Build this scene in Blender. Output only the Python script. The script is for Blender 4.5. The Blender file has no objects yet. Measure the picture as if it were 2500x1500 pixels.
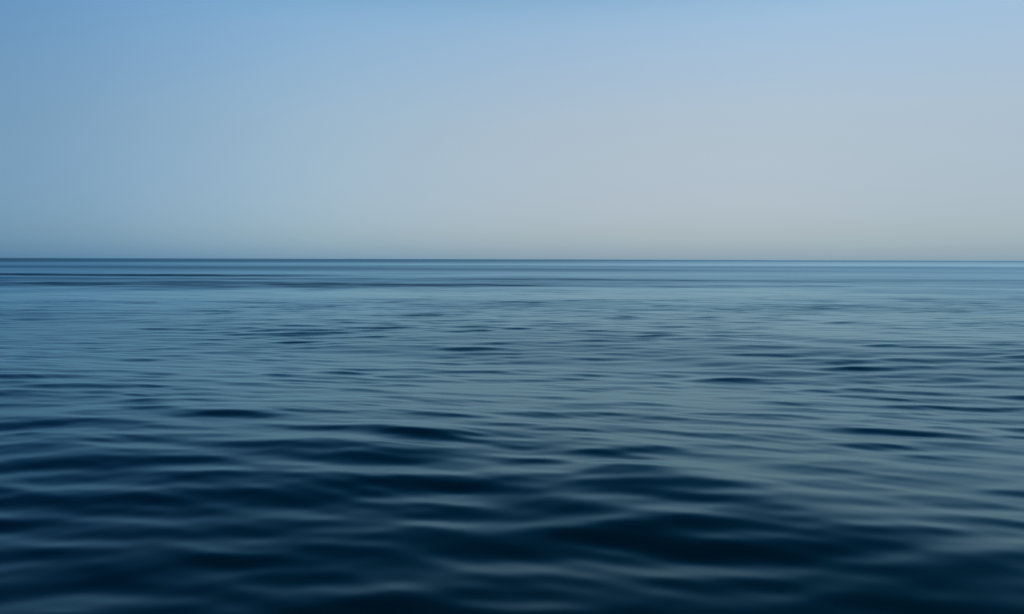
import bpy, math
import numpy as np

C = bpy.context.scene.collection
sc = bpy.context.scene

# ---------------------------------------------------------------- camera
H = 2.1                                   # eye height above the water, metres
HFOV = 68.0
PITCH, ROLL = 3.62, 0.155
cam_data = bpy.data.cameras.new('camera')
cam = bpy.data.objects.new('camera', cam_data)
C.objects.link(cam)
sc.camera = cam
cam_data.sensor_width = 36.0
cam_data.lens = 18.0 / math.tan(math.radians(HFOV / 2))
cam_data.clip_start = 0.05
cam_data.clip_end = 200000.0
cam.location = (0, 0, H)
from mathutils import Matrix
cam.rotation_euler = (Matrix.Rotation(math.radians(90 - PITCH), 4, 'X') @
                      Matrix.Rotation(math.radians(ROLL), 4, 'Z')).to_euler()
cam_data.dof.use_dof = True
cam_data.dof.focus_distance = 20.0
cam_data.dof.aperture_fstop = 1.5

# ---------------------------------------------------------------- sky and sun
SUN_EL, SUN_AZ = 60.0, 90.0               # high, ahead and to the right, out of frame
world = bpy.data.worlds.new('World')
sc.world = world
world.use_nodes = True
nt = world.node_tree
bg = nt.nodes['Background']
sky = nt.nodes.new('ShaderNodeTexSky')
sky.sky_type = 'NISHITA'
sky.sun_disc = False
sky.sun_elevation = math.radians(SUN_EL)
sky.sun_rotation = math.radians(SUN_AZ)
sky.air_density, sky.dust_density, sky.ozone_density = 0.8, 1.5, 4.0
geo = nt.nodes.new('ShaderNodeTexCoord')
sep = nt.nodes.new('ShaderNodeSeparateXYZ')
nt.links.new(geo.outputs['Generated'], sep.inputs[0])


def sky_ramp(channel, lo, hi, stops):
    """Hand-set light and dark: colour gain on the sky by direction (values up to 2)."""
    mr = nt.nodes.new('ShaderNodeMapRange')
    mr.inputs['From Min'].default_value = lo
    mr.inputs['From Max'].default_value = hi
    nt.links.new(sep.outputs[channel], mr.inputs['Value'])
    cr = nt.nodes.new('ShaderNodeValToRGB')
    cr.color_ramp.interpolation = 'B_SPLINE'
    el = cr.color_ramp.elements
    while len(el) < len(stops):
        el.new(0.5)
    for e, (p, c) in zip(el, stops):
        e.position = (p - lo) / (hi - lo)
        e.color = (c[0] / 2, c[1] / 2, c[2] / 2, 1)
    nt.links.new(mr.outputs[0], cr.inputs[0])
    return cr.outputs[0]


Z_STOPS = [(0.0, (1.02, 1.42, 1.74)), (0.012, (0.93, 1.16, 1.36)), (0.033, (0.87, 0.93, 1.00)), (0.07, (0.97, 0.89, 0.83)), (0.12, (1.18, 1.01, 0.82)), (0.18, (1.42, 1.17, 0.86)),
           (0.27, (1.50, 1.43, 1.12)), (0.315, (1.27, 1.41, 1.14)), (0.36, (0.60, 0.95, 0.92)), (0.41, (0.14, 0.60, 0.72)), (0.48, (0.03, 0.36, 0.50)), (0.7, (0.01, 0.09, 0.16))]  # sky above the frame darkened and blued so the water mirrors it dark
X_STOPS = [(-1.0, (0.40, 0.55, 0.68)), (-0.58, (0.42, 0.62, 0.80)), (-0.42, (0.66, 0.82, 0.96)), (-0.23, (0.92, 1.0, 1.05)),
           (0.02, (1.05, 1.0, 1.0)), (0.31, (1.02, 0.98, 0.97)), (0.55, (0.82, 0.84, 0.87)), (1.0, (0.70, 0.74, 0.78))]  # brightness across the sky put in by hand: dark left, bright middle


def mul(a, b, f=1.0):
    m = nt.nodes.new('ShaderNodeVectorMath')
    m.operation = 'MULTIPLY'
    nt.links.new(a, m.inputs[0])
    nt.links.new(b, m.inputs[1])
    s = nt.nodes.new('ShaderNodeVectorMath')
    s.operation = 'SCALE'
    s.inputs['Scale'].default_value = f
    nt.links.new(m.outputs[0], s.inputs[0])
    return s.outputs[0]


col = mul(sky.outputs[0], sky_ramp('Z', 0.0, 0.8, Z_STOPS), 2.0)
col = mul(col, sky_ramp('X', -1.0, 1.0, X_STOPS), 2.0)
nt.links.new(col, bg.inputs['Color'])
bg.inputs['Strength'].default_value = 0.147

sun_data = bpy.data.lights.new('sun', 'SUN')
sun_data.energy = 2.0
sun_data.angle = math.radians(0.5)
sun_data.color = (1.0, 0.95, 0.88)
sun = bpy.data.objects.new('sun', sun_data)
C.objects.link(sun)
sun.rotation_euler = (math.radians(90 - SUN_EL), 0, math.radians(180 - SUN_AZ))

sc.view_settings.view_transform = 'Standard'
sc.view_settings.look = 'None'
sc.view_settings.exposure = 0.0
sc.view_settings.gamma = 1.0

# ---------------------------------------------------------------- the sea
# A polar sheet of water round the boat, fine near by and coarser with distance, out past the horizon.
rng = np.random.RandomState(7)
CALM = 0.45                               # overall steepness
F = 512.0 / math.tan(math.radians(HFOV / 2))

dep = np.concatenate([np.arange(430.0, 80.0, -0.55), np.arange(80.0, 2.0, -0.3), [1.7, 1.4, 1.1, 0.8, 0.5, 0.25, 0.1, 0.05, 0.02]])
rad = F * H / dep
rad = np.concatenate([[0.3, 0.7, 1.2, 1.7, 2.2], rad[rad > 2.4]])
fine = np.radians(np.arange(-50, 50.001, 0.072))
coarse = np.radians(np.arange(54, 307, 4.0))
az = np.concatenate([fine, coarse])                       # clockwise from +Y
NA, NR = len(az), len(rad)
R, A = np.meshgrid(rad, az, indexing='ij')
X0 = R * np.sin(A)
Y0 = R * np.cos(A)
SA, CA = np.sin(A).astype(np.float32), np.cos(A).astype(np.float32)
dR = np.gradient(rad)[:, None] * np.ones_like(X0)
# sideways spacing of the samples
dA = np.abs(np.gradient(az))[None, :] * R


def vnoise(x, y, seed):
    """smooth value noise, roughly in -1..1"""
    xi, yi = np.floor(x).astype(np.int64), np.floor(y).astype(np.int64)
    fx, fy = x - xi, y - yi
    fx, fy = fx * fx * fx * (fx * (fx * 6 - 15) + 10), fy * fy * fy * (fy * (fy * 6 - 15) + 10)

    def h(a, b):
        n = (a * 374761393 + b * 668265263 + seed * 1442695041) & 0xffffffff
        n = ((n ^ (n >> 13)) * 1274126177) & 0xffffffff
        return ((n ^ (n >> 16)) & 0xffff) / 32767.5 - 1.0
    return ((h(xi, yi) * (1 - fx) + h(xi + 1, yi) * fx) * (1 - fy) +
            (h(xi, yi + 1) * (1 - fx) + h(xi + 1, yi + 1) * fx) * fy)


# wind: areas of ruffled and of slick water
wind = (0.55 * vnoise(X0 / 60 + 3, Y0 / 26, 1) * np.exp(-(dR / 14) ** 2) + 0.3 * vnoise(X0 / 23, Y0 / 9 + 5, 2) * np.exp(-(dR / 5) ** 2)
        + 0.3 * vnoise(X0 / 420, Y0 / 160, 5) * np.exp(-(dR / 90) ** 2) + 0.3 * vnoise(X0 / 2500 + 0.4, Y0 / 900, 6) * np.exp(-(dR / 300) ** 2))
wind = (wind + 0.5 * vnoise(X0 / 150, Y0 / 34, 7) * np.exp(-(dR / 18) ** 2)
        + 0.6 * vnoise(X0 / 700, Y0 / 150 + 2, 8) * np.exp(-(dR / 90) ** 2))
wind = (wind + 0.55 * vnoise(X0 / 13, Y0 / 3.6, 21) * np.exp(-(dR / 2.2) ** 2)
        + 0.55 * vnoise(X0 / 40, Y0 / 9, 22) * np.exp(-(dR / 5.5) ** 2))
wind_amp = np.clip(1.0 + 0.5 * wind, 0.35, 2.1)
rag = 1.6 * vnoise(X0 / 7, Y0 / 7, 11) + 0.8 * vnoise(X0 / 2.2, Y0 / 3, 12)
rag_amp = 1.0 + 0.45 * vnoise(X0 / 9, Y0 / 2.5, 13) + 0.35 * vnoise(X0 / 3, Y0 / 1.5, 14)
group = (1.0 + 0.4 * vnoise(X0 / 3.1 + 11, Y0 / 2.3, 3) * np.exp(-(dR / 1.2) ** 2)
         + 0.25 * vnoise(X0 / 1.1, Y0 / 0.9 + 4, 4) * np.exp(-(dR / 0.5) ** 2))
# smoother water in the lee of the boat
lee = np.clip((R - 3.5) / 6.5, 0, 1)
group = group * (0.55 + 0.45 * lee * lee * (3 - 2 * lee))
# cat's-paws: strips of water darkened by a breath of wind, far out
for (cx, cy, sx, sy, a) in [(-36, 60.5, 31, 8.0, 1.4), (10, 60, 19, 2.6, 0.8), (-60, 95, 34, 5.5, 1.6), (-20, 78, 60, 3.0, 0.6), (-60, 230, 260, 40, 0.35),
                            (-110, 170, 190, 22, 0.7), (-420, 600, 520, 330, 1.1), (-1400, 2800, 2300, 1900, 0.9), (0, 3200, 9000, 2500, 0.6), (0, 1100, 1300, 190, 0.5)]:
    wind_amp = wind_amp + a * (rag_amp if cy < 150 else 1.0) * np.exp(-((X0 - cx) / sx) ** 4 - ((Y0 + rag * min(1.5, sy / 5) * (cy < 150) - cy + 0.03 * (X0 - cx)) / sy) ** 4)

X0, Y0, dR, dA, wind_amp, group = [v.astype(np.float32) for v in (X0, Y0, dR, dA, wind_amp, group)]
Z = np.zeros_like(X0)
DX = np.zeros_like(X0)
DY = np.zeros_like(X0)
lost = np.zeros_like(X0)


def wave(lam, theta, slope, local, chop=0.6):
    """one sinusoid; theta = heading of the crests' normal, degrees clockwise from +Y"""
    k = 2 * math.pi / lam
    slope = float(slope)
    sx, sy = math.sin(math.radians(theta)), math.cos(math.radians(theta))
    ph = rng.rand() * 2 * math.pi
    kr = k * (sx * SA + sy * CA)                         # radial wavenumber
    ka = k * (sx * CA - sy * SA)
    u = (kr * dR) ** 2 + (ka * dA) ** 2
    keep = np.exp(-u * 0.045)
    slope = slope * CALM
    am = slope / k * local
    p = k * (sx * X0 + sy * Y0) + ph
    c, s = np.cos(p), np.sin(p)
    global Z, DX, DY, lost
    Z += am * keep * c
    DX -= chop * am * keep * sx * s
    DY -= chop * am * keep * sy * s
    lost += 0.5 * (slope * local) ** 2 * (1 - keep ** 2)


def band(n, l0, l1, mean, spread, slope, local):
    """n waves sharing the slope (rms) among them"""
    for i in range(n):
        lam = l0 * (l1 / l0) ** ((i + rng.rand()) / n)
        wave(lam, mean + spread * rng.randn(), slope * math.sqrt(2.0 / n), local)


one = np.ones_like(X0)
band(16, 14.0, 60.0, 185, 25, 0.008, one)
band(16, 4.0, 14.0, 188, 25, 0.016, one)
band(18, 1.8, 4.0, 195, 20, 0.022, one)
band(16, 1.5, 3.2, 229, 8, 0.040, np.clip(0.25 + 0.22 * X0, 0.1, 1.0) * np.exp(-(R / 45) ** 2))
band(14, 1.0, 2.4, 165, 10, 0.022, one)
band(24, 1.2, 2.6, 187, 17, 0.026, group * wind_amp)
band(70, 0.4, 1.2, 186, 14, 0.110, group * wind_amp)
band(50, 0.2, 0.5, 186, 15, 0.046, group * wind_amp ** 1.5)


def crest(x1, y1, x2, y2, w, h, w2=None):
    """a single travelling swell crest from (x1,y1) to (x2,y2): gentle back, steeper face towards the boat"""
    global Z
    L = math.hypot(x2 - x1, y2 - y1)
    tx, ty = (x2 - x1) / L, (y2 - y1) / L
    t = (X0 - x1) * tx + (Y0 - y1) * ty
    d = (X0 - x1) * -ty + (Y0 - y1) * tx                 # positive = beyond the crest
    d = d + 0.10 * L * np.sin(2.3 * t / L + x1) + 0.05 * vnoise(X0 * 0.9 + y1, Y0 * 0.9, 9)
    ww = np.where(d > 0, w, (w2 or w * 0.8))
    e = np.clip(np.minimum(t + 0.35 * L, 1.35 * L - t) / (0.5 * L), 0, 1)
    e = e * e * (3 - 2 * e)
    Z = Z + h * e * np.exp(-(d / ww) ** 2)


# one long low swell rolling in just ahead of the boat
sw = (Y0 + 0.42 * X0 - 7.5) / 1.085
Z += 0.15 * np.cos(2 * math.pi / 16.0 * sw) * np.exp(-(sw / 13.0) ** 2)
crest(1.2, 7.4, 3.3, 4.9, 0.70, 0.065)
crest(-0.2, 6.85, 1.65, 5.5, 0.45, 0.024)
crest(1.65, 11.5, 5.85, 8.65, 0.8, 0.035)
crest(-6.1, 9.1, -1.7, 10.8, 0.7, 0.035)
crest(-5.3, 8.3, -1.2, 7.9, 1.6, 0.090, 2.0)

Xs, Ys = X0 + DX, Y0 + DY
lost += 0.5 * 0.052 ** 2 * wind_amp ** 2

verts = np.stack([Xs, Ys, Z], -1).reshape(-1, 3)
verts = np.concatenate([verts, [[0, 0, Z[0].mean()]]]).astype(np.float32)
i = np.arange(NR - 1)[:, None]
j = np.arange(NA)[None, :]
jn = (j + 1) % NA
quads = np.stack([i * NA + j, i * NA + jn, (i + 1) * NA + jn, (i + 1) * NA + j], -1).reshape(-1, 4)
ctr = NR * NA
jj = np.arange(NA)
tris = np.stack([np.full(NA, ctr), jj, (jj + 1) % NA], -1)
me = bpy.data.meshes.new('sea')
nq, ntri = len(quads), len(tris)
me.vertices.add(len(verts))
me.vertices.foreach_set('co', verts.ravel())
me.loops.add(nq * 4 + ntri * 3)
me.loops.foreach_set('vertex_index', np.concatenate([quads.ravel(), tris.ravel()]).astype(np.int32))
me.polygons.add(nq + ntri)
me.polygons.foreach_set('loop_start', np.concatenate([np.arange(nq) * 4, nq * 4 + np.arange(ntri) * 3]).astype(np.int32))
me.update(calc_edges=True)
me.polygons.foreach_set('use_smooth', np.ones(nq + ntri, dtype=bool))
at = me.attributes.new('ripple', 'FLOAT', 'POINT')     # variance of the slopes finer than the mesh
at.data.foreach_set('value', np.concatenate([lost.ravel(), [0.001]]).astype(np.float32))
me.validate()

sea = bpy.data.objects.new('water', me)
C.objects.link(sea)
sea['kind'] = 'structure'

m = bpy.data.materials.new('sea_water')
m.use_nodes = True
n = m.node_tree
n.nodes.remove(n.nodes['Principled BSDF'])


def math_node(op, a, b):
    q = n.nodes.new('ShaderNodeMath')
    q.operation = op
    for k, v in enumerate((a, b)):
        if isinstance(v, (int, float)):
            q.inputs[k].default_value = v
        else:
            n.links.new(v, q.inputs[k])
    return q.outputs[0]


at = n.nodes.new('ShaderNodeAttribute')
at.attribute_name = 'ripple'
var = at.outputs['Fac']
rough = math_node('POWER', math_node('MULTIPLY', var, 2.0), 0.25)      # roughness = sqrt(alpha), alpha^2 = 2 x slope variance
fr = n.nodes.new('ShaderNodeFresnel')
fr.inputs['IOR'].default_value = 1.55
fac = math_node('DIVIDE', fr.outputs[0], math_node('ADD', math_node('MULTIPLY', var, 34.0), 1.0))
gl = n.nodes.new('ShaderNodeBsdfGlossy')
gl.distribution = 'BECKMANN'                            # gaussian slopes, as on a real sea
gl.inputs['Color'].default_value = (0.69, 0.945, 1.0, 1)
n.links.new(rough, gl.inputs['Roughness'])
df = n.nodes.new('ShaderNodeBsdfDiffuse')
df.inputs['Color'].default_value = (0.0001, 0.0085, 0.0155, 1)
mx = n.nodes.new('ShaderNodeMixShader')
n.links.new(fac, mx.inputs[0])
n.links.new(df.outputs[0], mx.inputs[1])
n.links.new(gl.outputs[0], mx.inputs[2])
n.links.new(mx.outputs[0], n.nodes['Material Output'].inputs['Surface'])
me.materials.append(m)
